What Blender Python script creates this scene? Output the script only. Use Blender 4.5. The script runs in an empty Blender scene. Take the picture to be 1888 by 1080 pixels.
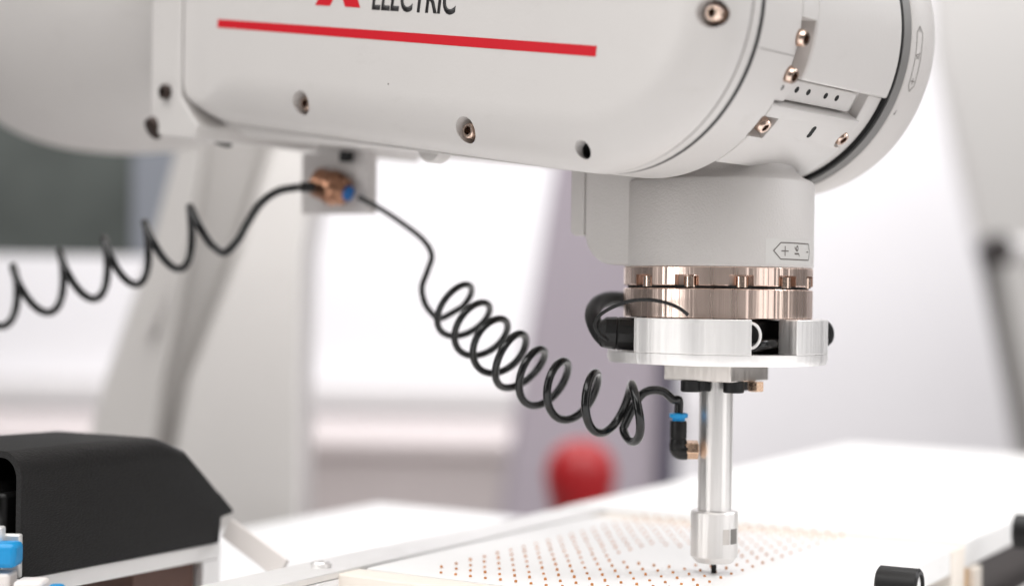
import bpy, bmesh, math, random
from mathutils import Vector, Matrix, noise
R = math.radians
random.seed(7)
scene = bpy.context.scene
COL = scene.collection

# ------------------------------------------------------------------ camera
CAMZ = 1.0
cam_d = bpy.data.cameras.new('camera')
cam_d.sensor_width = 36.0
cam_d.lens = 2980 / 1888 * 36
cam_d.clip_start = 0.05
cam_d.clip_end = 60
cam_d.dof.use_dof = True
cam_d.dof.focus_distance = 0.666
cam_d.dof.aperture_fstop = 3.3
cam = bpy.data.objects.new('camera', cam_d)
COL.objects.link(cam)
_roll, _pitch = R(0.80), R(0.115)
_f = Vector((0, math.cos(_pitch), math.sin(_pitch)))
_r0 = Vector((1, 0, 0)); _u0 = _r0.cross(_f)
_r = math.cos(_roll) * _r0 + math.sin(_roll) * _u0
_u = -math.sin(_roll) * _r0 + math.cos(_roll) * _u0
m = Matrix((_r, _u, -_f)).transposed().to_4x4()
m.translation = (0, 0, CAMZ)
cam.matrix_world = m
scene.camera = cam

# ------------------------------------------------------------------ light
scene.view_settings.view_transform = 'Standard'
scene.view_settings.look = 'None'
scene.view_settings.exposure = 0.0
scene.view_settings.gamma = 1.0
world = bpy.data.worlds.new('World'); scene.world = world
world.use_nodes = True
bg = world.node_tree.nodes['Background']
bg.inputs['Color'].default_value = (1.0, 0.98, 0.965, 1)
bg.inputs['Strength'].default_value = 0.15

def area(name, loc, target, sx, sy, power, col=(1, 1, 1)):
    d = bpy.data.lights.new(name, 'AREA'); d.shape = 'RECTANGLE'
    d.size = sx; d.size_y = sy; d.energy = power; d.color = col
    o = bpy.data.objects.new(name, d); COL.objects.link(o)
    o.location = loc
    o.rotation_euler = (Vector(target) - Vector(loc)).to_track_quat('-Z', 'Y').to_euler()
    return o
area('ceiling_lamp_near', (-0.3, 0.3, 2.5), (0.0, 0.75, 1.0), 2.4, 1.6, 48, (1, 0.985, 0.97))
area('ceiling_lamp_right', (1.7, 0.9, 2.2), (0.1, 0.8, 1.0), 0.7, 1.4, 20, (0.98, 0.98, 1.0))
area('side_fill_left', (-1.9, -0.4, 1.6), (0.0, 0.8, 1.1), 0.45, 1.5, 13, (1.0, 0.985, 0.97))  # added strip light for side highlights and streaks on metal, no window
area('side_fill_right', (1.7, -0.35, 1.25), (0.1, 0.7, 1.0), 0.9, 1.5, 6, (1.0, 0.985, 0.97))  # added on the right for the same metal streaks, no window there
area('board_fill', (0.25, 1.35, 2.4), (0.05, 0.75, 0.88), 0.7, 0.5, 9, (1, 0.985, 0.97))  # added fill that brightens the board where the arm shades it
area('wall_fill_far', (0.35, 3.0, 2.7), (0.35, 4.3, 1.0), 4.5, 0.7, 66, (1, 0.985, 1.0))  # added light that overexposes the back wall
area('wall_fill_mid', (0.3, 2.5, 2.5), (0.3, 4.3, 0.5), 3.5, 0.5, 20, (1, 0.985, 1.0))  # second added light for the wall, not a fixture on it

# ------------------------------------------------------------------ materials
def mat(name, col, rough=0.5, metal=0.0, spec=0.5, bump=0.0, bscale=400.0, vary=0.0, vscale=8.0,
        stretch=None, coat=0.0, rvary=0.0, coords='Object', bdist=0.001, scuff=0.0, sscale=38.0):
    mt = bpy.data.materials.new(name); mt.use_nodes = True
    nt = mt.node_tree; b = nt.nodes['Principled BSDF']
    b.inputs['Base Color'].default_value = (*col, 1)
    b.inputs['Roughness'].default_value = rough
    b.inputs['Metallic'].default_value = metal
    b.inputs['Specular IOR Level'].default_value = spec
    b.inputs['Coat Weight'].default_value = coat
    tc = nt.nodes.new('ShaderNodeTexCoord')
    mp = nt.nodes.new('ShaderNodeMapping')
    nt.links.new(tc.outputs[coords], mp.inputs['Vector'])
    if stretch: mp.inputs['Scale'].default_value = stretch
    if bump > 0 or rvary > 0:
        n = nt.nodes.new('ShaderNodeTexNoise'); n.inputs['Scale'].default_value = bscale
        n.inputs['Detail'].default_value = 4
        nt.links.new(mp.outputs['Vector'], n.inputs['Vector'])
        if bump > 0:
            bp = nt.nodes.new('ShaderNodeBump'); bp.inputs['Strength'].default_value = bump
            bp.inputs['Distance'].default_value = bdist
            nt.links.new(n.outputs['Fac'], bp.inputs['Height'])
            nt.links.new(bp.outputs['Normal'], b.inputs['Normal'])
        if rvary > 0:
            mr = nt.nodes.new('ShaderNodeMapRange')
            mr.inputs['To Min'].default_value = max(0.02, rough - rvary); mr.inputs['To Max'].default_value = rough + rvary
            mr.inputs['From Min'].default_value = 0.3; mr.inputs['From Max'].default_value = 0.7
            nt.links.new(n.outputs['Fac'], mr.inputs['Value'])
            nt.links.new(mr.outputs['Result'], b.inputs['Roughness'])
    if vary > 0:
        n2 = nt.nodes.new('ShaderNodeTexNoise'); n2.inputs['Scale'].default_value = vscale
        n2.inputs['Detail'].default_value = 5
        nt.links.new(mp.outputs['Vector'], n2.inputs['Vector'])
        mx = nt.nodes.new('ShaderNodeMix'); mx.data_type = 'RGBA'
        mx.inputs[6].default_value = (*[c * (1 - vary) for c in col], 1)
        mx.inputs[7].default_value = (*[min(1, c * (1 + vary)) for c in col], 1)
        nt.links.new(n2.outputs['Fac'], mx.inputs[0])
        nt.links.new(mx.outputs[2], b.inputs['Base Color'])
    if scuff > 0:
        src = b.inputs['Base Color'].links[0].from_socket if b.inputs['Base Color'].links else None
        m3 = nt.nodes.new('ShaderNodeMapping'); m3.inputs['Scale'].default_value = (1, 1, 2.2); m3.inputs['Rotation'].default_value = (0.4, 0.3, 0.7)
        nt.links.new(tc.outputs[coords], m3.inputs['Vector'])
        n3 = nt.nodes.new('ShaderNodeTexNoise'); n3.inputs['Scale'].default_value = sscale; n3.inputs['Detail'].default_value = 9; n3.inputs['Roughness'].default_value = 0.72
        nt.links.new(m3.outputs['Vector'], n3.inputs['Vector'])
        r3 = nt.nodes.new('ShaderNodeMapRange'); r3.inputs['From Min'].default_value = 0.58; r3.inputs['From Max'].default_value = 0.74
        r3.inputs['To Max'].default_value = scuff
        nt.links.new(n3.outputs['Fac'], r3.inputs['Value'])
        x3 = nt.nodes.new('ShaderNodeMix'); x3.data_type = 'RGBA'
        nt.links.new(r3.outputs['Result'], x3.inputs[0])
        if src: nt.links.new(src, x3.inputs[6])
        else: x3.inputs[6].default_value = (*col, 1)
        x3.inputs[7].default_value = (col[0] * .45, col[1] * .42, col[2] * .38, 1)
        nt.links.new(x3.outputs[2], b.inputs['Base Color'])
    return mt

M = dict(
    paint=mat('arm_paint', (0.565, 0.543, 0.527), 0.38, bump=0.06, bscale=900, vary=0.03, vscale=12, scuff=0.10, rvary=0.05),
    cast=mat('cast_paint', (0.54, 0.516, 0.50), 0.45, bump=0.25, bscale=1100, vary=0.03, vscale=30, scuff=0.08),
    black_rubber=mat('black_rubber', (0.006, 0.006, 0.0065), 0.5, spec=0.35),
    dark_gap=mat('hole_shade_black', (0.01, 0.01, 0.01), 0.8),  # near-black colour stands in for shade inside holes and the flange gap
    joint_and_shade_grey=mat('joint_and_shade_grey', (0.17, 0.165, 0.16), 0.5),  # dark joint colour, also paints the shaded chamfer and one hole
    red=mat('red_print', (0.52, 0.004, 0.014), 0.5, spec=0.3, vary=0.03, vscale=60),
    black_print=mat('black_print', (0.012, 0.011, 0.012), 0.45),
    fine_print=mat('fine_print', (0.13, 0.115, 0.105), 0.6),
    sticker=mat('sticker_film', (0.555, 0.54, 0.52), 0.3),
    bolt=mat('bolt_steel', (0.78, 0.60, 0.50), 0.22, metal=1.0, rvary=0.08, bscale=900),
    socket=mat('bolt_socket', (0.05, 0.035, 0.03), 0.5, metal=0.6),
    flange=mat('flange_steel', (0.88, 0.70, 0.615), 0.28, metal=1.0, bump=1.0, bdist=0.0010, bscale=24, rvary=0.05, stretch=(9, 9, 0.04)),
    alu=mat('brushed_aluminium', (0.90, 0.885, 0.875), 0.52, metal=1.0, bump=0.6, bdist=0.001, bscale=30, rvary=0.09, stretch=(6, 6, 0.08)),
    alu_fine=mat('turned_aluminium', (0.84, 0.82, 0.805), 0.40, metal=1.0, bump=0.8, bdist=0.001, bscale=60, rvary=0.08, stretch=(5, 5, 0.06)),
    alu_dark=mat('dull_aluminium', (0.62, 0.585, 0.555), 0.38, metal=1.0, bump=0.06, bscale=250, rvary=0.1, stretch=(4, 4, 0.4)),
    brass=mat('nickel_brass', (0.72, 0.50, 0.36), 0.25, metal=1.0, rvary=0.08, bscale=600),
    hose=mat('hose_polyurethane', (0.004, 0.0042, 0.0045), 0.22, spec=0.4, coat=0.2),
    plastic=mat('black_plastic', (0.006, 0.0055, 0.0055), 0.42, spec=0.35, bump=0.1, bscale=1500),
    printed=mat('printed_plastic', (0.0065, 0.006, 0.006), 0.45, spec=0.3, bump=0.5, bscale=700, vary=0.3, vscale=90, stretch=(1, 1, 3), scuff=0.0),
    old_brass=mat('old_brass', (0.34, 0.18, 0.115), 0.3, metal=1.0, rvary=0.1, bscale=300),
    grey_plate=mat('grey_plate', (0.56, 0.535, 0.525), 0.5, vary=0.05, vscale=40),
    blue_deep=mat('deep_blue_plastic', (0.0, 0.10, 0.33), 0.4),
    blue=mat('blue_plastic', (0.0, 0.27, 0.60), 0.4),
    board=mat('white_board', (0.85, 0.842, 0.832), 0.45, bump=0.02, bscale=300, vary=0.02, vscale=6, scuff=0.10, sscale=24),
    bench=mat('white_bench', (0.92, 0.915, 0.92), 0.5, vary=0.015, vscale=4),
    wood=mat('pale_wood', (0.86, 0.79, 0.71), 0.6, vary=0.06, vscale=40, stretch=(1, 1, 8), bump=0.1, bscale=200),
    wood_dark=mat('amber_wood', (0.62, 0.36, 0.13), 0.6, vary=0.15, vscale=60, stretch=(1, 1, 8)),
    peg=mat('peg_wood', (0.55, 0.22, 0.065), 0.6, vary=0.5, vscale=90),
    rail=mat('rail_steel', (0.84, 0.83, 0.82), 0.5, metal=0.6, bump=0.06, bscale=120, rvary=0.1),
    strap=mat('strap_steel', (0.80, 0.75, 0.72), 0.5, metal=0.0, bump=0.05, bscale=200),
    brown=mat('brown_block', (0.095, 0.045, 0.032), 0.55, vary=0.2, vscale=20),
    dark_metal=mat('dark_metal', (0.035, 0.028, 0.027), 0.5, vary=0.2, vscale=15),
    wall=mat('white_wall', (0.83, 0.82, 0.835), 0.8, vary=0.012, vscale=1.5),
    trunk=mat('grey_trunking', (0.76, 0.74, 0.735), 0.6),
    cabinet=mat('warm_grey_cabinet', (0.62, 0.56, 0.55), 0.6, vary=0.05, vscale=3),
    glass_dark=mat('dark_window_glass', (0.078, 0.088, 0.083), 0.35, vary=0.97, vscale=7),
    blue_grey=mat('blue_grey_post', (0.22, 0.235, 0.27), 0.5),
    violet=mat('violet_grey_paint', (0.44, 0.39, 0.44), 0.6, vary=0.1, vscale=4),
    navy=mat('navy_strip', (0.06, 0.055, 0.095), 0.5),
    partition=mat('beige_partition', (0.55, 0.535, 0.515), 0.7, vary=0.02, vscale=3),
    stand=mat('grey_stand', (0.20, 0.19, 0.18), 0.5),
    knob_red=mat('red_knob_plastic', (0.40, 0.010, 0.014), 0.35, vary=0.5, vscale=22),
    floor=mat('grey_floor', (0.42, 0.40, 0.395), 0.55, vary=0.06, vscale=3),
)

# ------------------------------------------------------------------ mesh helpers
def finish(name, bm, material, parent=None, loc=None, bevel=0.0, seg=2, angle=35, smooth=True):
    bmesh.ops.remove_doubles(bm, verts=bm.verts, dist=1e-6)
    bmesh.ops.recalc_face_normals(bm, faces=bm.faces)
    me = bpy.data.meshes.new(name); bm.to_mesh(me); bm.free()
    if smooth:
        me.polygons.foreach_set('use_smooth', [True] * len(me.polygons))
        me.set_sharp_from_angle(angle=R(angle))
    if material: me.materials.append(M[material])
    o = bpy.data.objects.new(name, me); COL.objects.link(o)
    if parent: o.parent = parent
    if loc: o.location = loc
    if bevel:
        b = o.modifiers.new('bevel', 'BEVEL'); b.width = bevel; b.segments = seg
        b.limit_method = 'ANGLE'; b.angle_limit = R(40); b.harden_normals = False
    return o

def thing(name, label, cat, loc=(0, 0, 0), rz=0.0, group=None):
    o = bpy.data.objects.new(name, None); COL.objects.link(o)
    o.empty_display_size = 0.02
    o.location = loc; o.rotation_euler = (0, 0, rz)
    o['label'] = label; o['category'] = cat
    if group: o['group'] = group
    return o
def tag(o, label, cat, group=None):
    o['label'] = label; o['category'] = cat
    if group: o['group'] = group
    return o
def struct(o): o['kind'] = 'structure'; return o

def box(bm, x0, x1, y0, y1, z0, z1, mtx=None):
    vs = [bm.verts.new(p) for p in [(x0,y0,z0),(x1,y0,z0),(x1,y1,z0),(x0,y1,z0),(x0,y0,z1),(x1,y0,z1),(x1,y1,z1),(x0,y1,z1)]]
    for f in [(0,3,2,1),(4,5,6,7),(0,1,5,4),(1,2,6,5),(2,3,7,6),(3,0,4,7)]: bm.faces.new([vs[i] for i in f])
    if mtx is not None:
        for v in vs: v.co = mtx @ v.co
    return vs

def frame_of(axis):
    a = Vector(axis).normalized()
    h = Vector((0, 0, 1)) if abs(a.z) < 0.9 else Vector((1, 0, 0))
    e1 = h.cross(a).normalized(); e2 = a.cross(e1)
    return e1, e2, a

def lathe(bm, prof, org=(0, 0, 0), axis=(0, 0, 1), n=64, close=True, a0=0.0, a1=2 * math.pi, ref=None):
    """prof: list of (h along axis, radius)."""
    e1, e2, a = frame_of(axis)
    if ref is not None:
        e1 = Vector(ref); e1 = (e1 - a * e1.dot(a)).normalized(); e2 = a.cross(e1)
    org = Vector(org); full = abs(a1 - a0 - 2 * math.pi) < 1e-6
    k = n if full else n + 1
    rings = []
    for h, r in prof:
        if r < 1e-7: rings.append([bm.verts.new(org + a * h)]); continue
        rings.append([bm.verts.new(org + a * h + (e1 * math.cos(t) + e2 * math.sin(t)) * r)
                      for t in [a0 + (a1 - a0) * i / n for i in range(k)]])
    for A, B in zip(rings[:-1], rings[1:]):
        for i in range(n):
            j = (i + 1) % k
            if len(A) == 1 and len(B) == 1: continue
            if len(A) == 1: bm.faces.new([A[0], B[j], B[i]])
            elif len(B) == 1: bm.faces.new([A[i], A[j], B[0]])
            else: bm.faces.new([A[i], A[j], B[j], B[i]])
    if close and full:
        for ring, rev in ((rings[0], True), (rings[-1], False)):
            if len(ring) > 2: bm.faces.new(ring[::-1] if rev else ring)
    if close and not full:
        for i in (0, -1):
            loop = [r[i] if len(r) > 1 else r[0] for r in rings]
            try: bm.faces.new(loop)
            except ValueError: pass
    return rings

def prism(bm, pts, fn0, fn1):
    """outline pts (2d) joined between two maps to 3d, closed at both ends."""
    A = [bm.verts.new(fn0(p)) for p in pts]; B = [bm.verts.new(fn1(p)) for p in pts]
    n = len(pts)
    for i in range(n): bm.faces.new([A[i], A[(i+1) % n], B[(i+1) % n], B[i]])
    bm.faces.new(A[::-1]); bm.faces.new(B)

def tube(bm, pts, rad, n=12, caps=True):
    pts = [Vector(p) for p in pts]
    rs = rad if isinstance(rad, (list, tuple)) else [rad] * len(pts)
    T = []
    for i in range(len(pts)):
        T.append((pts[min(i+1, len(pts)-1)] - pts[max(i-1, 0)]).normalized())
    e1 = frame_of(T[0])[0]
    rings = []
    for i, p in enumerate(pts):
        e1 = (e1 - T[i] * e1.dot(T[i])).normalized(); e2 = T[i].cross(e1)
        rings.append([bm.verts.new(p + (e1 * math.cos(t) + e2 * math.sin(t)) * rs[i]) for t in [2*math.pi*k/n for k in range(n)]])
    for A, B in zip(rings[:-1], rings[1:]):
        for i in range(n): bm.faces.new([A[i], A[(i+1) % n], B[(i+1) % n], B[i]])
    if caps:
        bm.faces.new(rings[0][::-1]); bm.faces.new(rings[-1])

def spline(ctrl, per=16):
    """Catmull-Rom through control points."""
    P = [Vector(c) for c in ctrl]; P = [2*P[0]-P[1]] + P + [2*P[-1]-P[-2]]
    out = []
    for i in range(1, len(P)-2):
        p0, p1, p2, p3 = P[i-1:i+3]
        for k in range(per):
            t = k / per
            out.append(0.5*((2*p1) + (p2-p0)*t + (2*p0-5*p1+4*p2-p3)*t*t + (3*p1-p0-3*p2+p3)*t**3))
    out.append(P[-2]); return out

def new(): return bmesh.new()

def boolean(o, cutters):
    for c in cutters:
        md = o.modifiers.new('cut', 'BOOLEAN'); md.operation = 'DIFFERENCE'; md.object = c; md.solver = 'EXACT'
    bpy.context.view_layer.update()
    dg = bpy.context.evaluated_depsgraph_get()
    me = bpy.data.meshes.new_from_object(o.evaluated_get(dg), depsgraph=dg)
    o.modifiers.clear(); old = o.data; o.data = me; bpy.data.meshes.remove(old)
    me.polygons.foreach_set('use_smooth', [True] * len(me.polygons)); me.set_sharp_from_angle(angle=R(35))
    for c in cutters:
        d = c.data; bpy.data.objects.remove(c); bpy.data.meshes.remove(d)

def text_bm(s, height, width=None, bold=0.0):
    """Letters as a flat mesh: bottom-left at the origin, given cap height; returns a bmesh in the xy plane."""
    cu = bpy.data.curves.new('t', 'FONT'); cu.body = s; cu.size = 1.0; cu.resolution_u = 5; cu.offset = bold
    o = bpy.data.objects.new('t', cu); COL.objects.link(o)
    bpy.context.view_layer.update()
    dg = bpy.context.evaluated_depsgraph_get()
    me = bpy.data.meshes.new_from_object(o.evaluated_get(dg), depsgraph=dg)
    bpy.data.objects.remove(o); bpy.data.curves.remove(cu)
    bm = new(); bm.from_mesh(me); bpy.data.meshes.remove(me)
    xs = [v.co.x for v in bm.verts]; ys = [v.co.y for v in bm.verts]
    x0, y0 = min(xs), min(ys); sy = height / (max(ys) - y0); sx = (width / (max(xs) - x0)) if width else sy
    for v in bm.verts: v.co = Vector(((v.co.x - x0) * sx, (v.co.y - y0) * sy, 0))
    return bm

def solid(bm, fn, depth_fn):
    """turn a flat xy bmesh into a thin raised print: fn maps xy to the surface, depth_fn to just below it."""
    bmesh.ops.remove_doubles(bm, verts=bm.verts, dist=1e-7)
    fs = list(bm.faces); ret = bmesh.ops.extrude_face_region(bm, geom=fs)
    up = [g for g in ret['geom'] if isinstance(g, bmesh.types.BMVert)]
    ups = set(up)
    for v in bm.verts:
        v.co = fn(v.co) if v in ups else depth_fn(v.co)
    return bm

def subdivide_x(bm, step):
    """cut a flat mesh along x so that it can bend."""
    xs = [v.co.x for v in bm.verts]; x = min(xs) + step
    while x < max(xs):
        g = bm.verts[:] + bm.edges[:] + bm.faces[:]
        bmesh.ops.bisect_plane(bm, geom=g, plane_co=(x, 0, 0), plane_no=(1, 0, 0))
        x += step

# ------------------------------------------------------------------ frames
ARM_O = Vector((0.0890, 0.700, CAMZ + 0.1157))   # where the wrist pitch axis meets the tool axis
ARM_RZ = R(-40)                                   # local x: along the forearm towards its tip, local y: along the wrist axis
BOARD_Z = CAMZ - 0.1185
BENCH_Z = CAMZ - 0.160
BO = Vector((0.08434, 0.67713, BOARD_Z))          # board origin; local x runs away to the right, local y to the left
BRZ = math.atan2(0.858375, 0.513023)
A2W = Matrix.Translation(ARM_O) @ Matrix.Rotation(ARM_RZ, 4, 'Z')
B2W = Matrix.Translation(BO) @ Matrix.Rotation(BRZ, 4, 'Z')

def at(px, py, depth):
    """a point at a real distance along the viewing axis, measured from the photograph."""
    c = Vector((0, 0, CAMZ))
    return c + (_f + _r * (px - 944) / 2980 - _u * (py - 540) / 2980) * depth

# ================================================================== setting
bm = new(); box(bm, -6, 6, -4, 6, -0.02, 0.0)
struct(finish('floor', bm, 'floor'))
bm = new(); box(bm, -5, 5, 4.3, 4.4, 0, 3.2)
struct(finish('back_wall', bm, 'wall'))

# dark tinted screen hanging behind the arm on the left
c = at(100, 470, 1.55)
t = thing('dark_screen', 'dark greenish blurred tinted screen behind the left coiled hose', 'screen', (c.x, c.y, c.z))
bm = new(); box(bm, -.40, .074, 0, .006, 0, .55); finish('screen_pane', bm, 'glass_dark', t)
bm = new(); box(bm, .0742, .125, -.004, .012, 0, .55); finish('screen_post', bm, 'blue_grey', t, bevel=0.002)
for x in (-.3, .1):
    bm = new(); box(bm, x - .012, x + .012, .002, .014, .5502, 2.2 - c.z); finish('hanger', bm, 'rail', t)

# cable duct along the wall
bm = new(); box(bm, -4.0, .45, 4.22, 4.297, 0.70, 0.77)
tag(finish('cable_duct', bm, 'trunk', bevel=0.006), 'pale grey duct running along the white wall behind the hoses', 'cable duct')

# low cabinet behind the bench
t = thing('low_cabinet', 'blurred warm grey low cabinet standing against the wall behind the bench', 'cabinet', (-0.35, 3.3, 0))
bm = new(); box(bm, -0.9, .6, -0.25, 0.25, 0.08, 0.70); finish('cabinet_body', bm, 'cabinet', t, bevel=0.006)
bm = new(); box(bm, -0.92, .62, -0.27, 0.27, 0.70, 0.728); finish('cabinet_top', bm, 'cabinet', t, bevel=0.006)
bm = new(); box(bm, -0.85, 0.55, -0.2, 0.2, 0.0, 0.08); finish('plinth', bm, 'dark_metal', t)

# leaning violet grey column
t = thing('machine_column', 'blurred violet grey column leaning behind the coiled hose and the wrist', 'column', (0.33, 2.3, 0))
def quadpost(bm, base, top, z0, z1):
    A = [bm.verts.new((x, y, z0)) for x, y in base]; B = [bm.verts.new((x, y, z1)) for x, y in top]
    for i in range(4): bm.faces.new([A[i], A[(i+1) % 4], B[(i+1) % 4], B[i]])
    bm.faces.new(A[::-1]); bm.faces.new(B)
c0 = Vector((0.33, 2.3, 0))
def colx(px): return (px - 944) / 2980 * 2.3 - c0.x
bm = new()
quadpost(bm, [(colx(800), 0), (colx(1198), 0), (colx(1198), .22), (colx(800), .22)],
         [(colx(1045), 0), (colx(1240), 0), (colx(1240), .22), (colx(1045), .22)], 0.0, 1.32)
finish('column_body', bm, 'violet', t, bevel=0.01)
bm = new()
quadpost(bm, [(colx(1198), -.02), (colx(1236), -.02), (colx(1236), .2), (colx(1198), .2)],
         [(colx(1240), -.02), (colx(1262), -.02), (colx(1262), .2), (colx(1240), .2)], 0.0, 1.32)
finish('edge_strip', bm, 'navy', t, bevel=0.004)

# red knob on its own post
p = at(1070, 872, 1.75)
t = thing('red_button', 'blurred red rounded knob in front of the violet grey column', 'push button', (p.x, p.y, 0))
bm = new(); lathe(bm, [(p.z - .055, .026), (p.z - .03, .034), (p.z, .0395), (p.z + .022, .033), (p.z + .034, .018), (p.z + .037, 0)], n=40)
finish('button_head', bm, 'knob_red', t)
bm = new(); lathe(bm, [(p.z - .075, .03), (p.z - .0555, .03)], n=32); finish('button_collar', bm, 'stand', t)
bm = new(); lathe(bm, [(0.02, .02), (p.z - .075, .02)], n=24); finish('post', bm, 'trunk', t)
bm = new(); lathe(bm, [(0.0, .12), (0.02, .11)], n=32); finish('post_foot', bm, 'trunk', t)

# beige partition and grey stand on the right
t = thing('partition', 'blurred beige partition with a slanting edge at the right side of the picture', 'partition', (1.0, 3.2, 0))
def ptx(px): return (px - 944) / 2980 * 3.2 - 1.0
def ptz(py): return CAMZ + (546 - py) / 2980 * 3.2
pts = [(ptx(1930), 0), (ptx(2400), 0), (ptx(2400), 2.0), (ptx(1700), 2.0), (ptx(1722), ptz(80)), (ptx(1765), ptz(260)), (ptx(1850), ptz(600)), (ptx(1905), ptz(900))]
bm = new(); prism(bm, pts, lambda q: Vector((q[0], 0, q[1])), lambda q: Vector((q[0], .06, q[1])))
finish('partition_panel', bm, 'partition', t, bevel=0.004)
bm = new(); box(bm, ptx(1960), ptx(2380), -.15, .21, 0, .04); finish('partition_foot', bm, 'stand', t)

p0 = at(1822, 470, 2.2); p1 = at(1905, 880, 2.2)
t = thing('grey_stand', 'blurred grey stand with a dark clamp knob at the right edge', 'stand', (p1.x + .1, p1.y, 0))
off = Vector((p1.x + .1, p1.y, 0))
bm = new(); d = (p1 - p0); foot = p0 + d * (p0.z / -d.z)
tube(bm, [p0 - off, foot - off], 0.014, 16); finish('stand_leg', bm, 'stand', t)
bm = new(); q0 = at(1822, 462, 2.2); q1 = at(2050, 466, 2.2)
tube(bm, [q0 - off, q1 - off], 0.017, 16); finish('cross_bar', bm, 'trunk', t)
bm = new(); lathe(bm, [(-.03, .014), (-.02, .021), (.02, .021), (.03, .014)], org=q0 - off + Vector((0, -.03, 0)), axis=(0, 1, 0), n=24); finish('clamp_knob', bm, 'dark_metal', t)
bm = new(); q2 = q1 + Vector((0.0, 0, 0)); tube(bm, [q2 - off, Vector((q2.x, q2.y, 0)) - off], 0.014, 16); finish('upright', bm, 'stand', t)

# ================================================================== bench, boards
BX = B2W  # boards share the bench's directions
def bobj(name, bm, material, parent=None, **k):
    o = finish(name, bm, material, parent, **k)
    if parent is None: o.matrix_world = B2W
    return o
HB = BOARD_Z - BENCH_Z      # bench top lies this far under the board top

t = thing('workbench', 'white workbench top under the perforated board and the black cover', 'workbench', (BO.x, BO.y, BENCH_Z), BRZ)
bm = new(); box(bm, -.75, .385, -.75, .445, -.03, 0); finish('bench_top', bm, 'bench', t, bevel=0.002)
for lx in (-.7, .33):
    for ly in (-.7, .39):
        bm = new(); box(bm, lx-.025, lx+.025, ly-.025, ly+.025, -BENCH_Z, -.03); finish('leg', bm, 'rail', t)

t = thing('perforated_board', 'white board covered in rows of tiny brown pegs under the tool tip', 'board', BO, BRZ)
TB = .012
bm = new(); box(bm, -.054, .1492, -.0595, .1375, -TB, 0); finish('board_panel', bm, 'board', t, bevel=0.0006)
bm = new(); box(bm, -.070, -.0545, -.0595, .150, -TB-.004, -.0006); finish('front_batten', bm, 'wood', t, bevel=0.0008)
bm = new(); box(bm, .1496, .1724, -.0602, .137, -.0414, -.0004); finish('rear_batten', bm, 'wood', t, bevel=0.0008)
bm = new(); box(bm, -.05, -.02, -.058, .137, -.0414, -TB); finish('front_foot', bm, 'wood', t, bevel=0.0008)
# pegs
pa, pb = .0117246, .0073992
bm = new(); npeg = 0
for i in range(-4, 15):
    for j in range(0, 17):
        if i < 0 and j < (0, 1, 3, 5, 7)[-i]: pass
        if i == -4 and j > 14: continue
        if j > 15 - max(0, 0): continue
        if i >= 3 and 4 <= j <= 8 and i <= 6: continue          # a bare patch behind the tool
        x, y = i * pa + random.uniform(-.00015, .00015), j * pb + random.uniform(-.00015, .00015)
        if x < -.052: continue
        h = .0009 + random.uniform(-.0002, .0003); r = .00064
        lathe(bm, [(-.0005, r), (h * .8, r), (h, r * .7)], org=(x, y, 0), n=8); npeg += 1
o = finish('peg', bm, 'peg', t); o['kind'] = 'stuff'

t = thing('white_panel', 'plain white panel beyond the perforated board, a wide blurred sheet', 'panel', BO, BRZ)
bm = new(); box(bm, .1732, .655, -.0595, .167, -.0125, .0008); finish('panel_sheet', bm, 'board', t, bevel=0.0008)
bm = new(); box(bm, .1732, .1815, -.0592, .165, -.0414, -.0127); finish('support_batten', bm, 'wood_dark', t, bevel=0.0008)

bm = new(); box(bm, .1825, .1955, -.0625, -.0200, -HB, -.0130)
o = bobj('wood_block', bm, 'wood', bevel=0.0008); tag(o, 'small pale wooden block under the right front corner of the plain white panel', 'block')
t = thing('panel_shade_bar', 'added dark brown bar standing for the shade under the right edge of the plain white panel', 'rail', BO, BRZ)
bm = new(); box(bm, .197, .62, -.0585, -.03, -HB, -.0129); finish('rail_or_shade_bar', bm, 'dark_metal', t, bevel=0.001)  # added dark bar, its colour stands for shade under the panel
bm = new(); box(bm, .165, .45, -.105, -.066, -HB, -.0330); finish('front_slab', bm, 'grey_plate', t, bevel=0.001)  # grey slab added as the lighter strip below that shade

# steel straight rail along the board's left side
t = thing('steel_rail', 'flat steel rail with screws along the left side of the board', 'rail', BO, BRZ)
bm = new(); box(bm, -.20, .17, .1405, .1655, -.0025, 0.0005); finish('rail_or_shade_bar', bm, 'rail', t, bevel=0.0005)
bm = new(); box(bm, -.20, .17, .1405, .1655, -HB, -.0028); finish('rail_base', bm, 'bench', t)
for sx_ in (-.066,):
    bm = new(); lathe(bm, [(.0005, .0045), (.0022, .0045), (.003, .0036), (.003, .0018), (.0014, .0018), (.0014, 0)], org=(sx_, .153, 0), n=20)
    finish('screw', bm, 'alu', t)

# black knobs on the right
def knob(px, py, dep, label, r=.0115, L=.022):
    c = at(px, py, dep)
    k = thing('clamp_knob', label, 'knob', (c.x, c.y, c.z - r), BRZ)
    ax = (0.05, -.996, 0)
    bm = new(); lathe(bm, [(-L/2, r*.86), (-L/2 + .0008, r), (L/2 - .0008, r), (L/2, r*.88), (L/2, r*.72), (L/2 - .002, r*.70)], org=(0, 0, r), axis=ax, n=40)
    finish('knob_body', bm, 'plastic', k)
    bm = new(); lathe(bm, [(L/2 - .003, r*.70), (L/2 - .0012, r*.69), (L/2 - .0008, r*.3), (L/2 - .0012, 0)], org=(0, 0, r), axis=ax, n=32)
    finish('knob_face', bm, 'rail', k)
    bm = new(); lathe(bm, [(-(c.z - r - BENCH_Z), .004), (.001, .004)], org=(0, 0, 0), n=16)
    finish('knob_stem', bm, 'dark_metal', k)
    return k
knob(1658, 1080, .655, 'black round knob with a silver face in front of the wooden board end', r=.0078, L=.0172)
knob(1914, 982, .80, 'blurred black knob at the right edge beside the plain white panel', r=.0088, L=.023)

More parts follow.
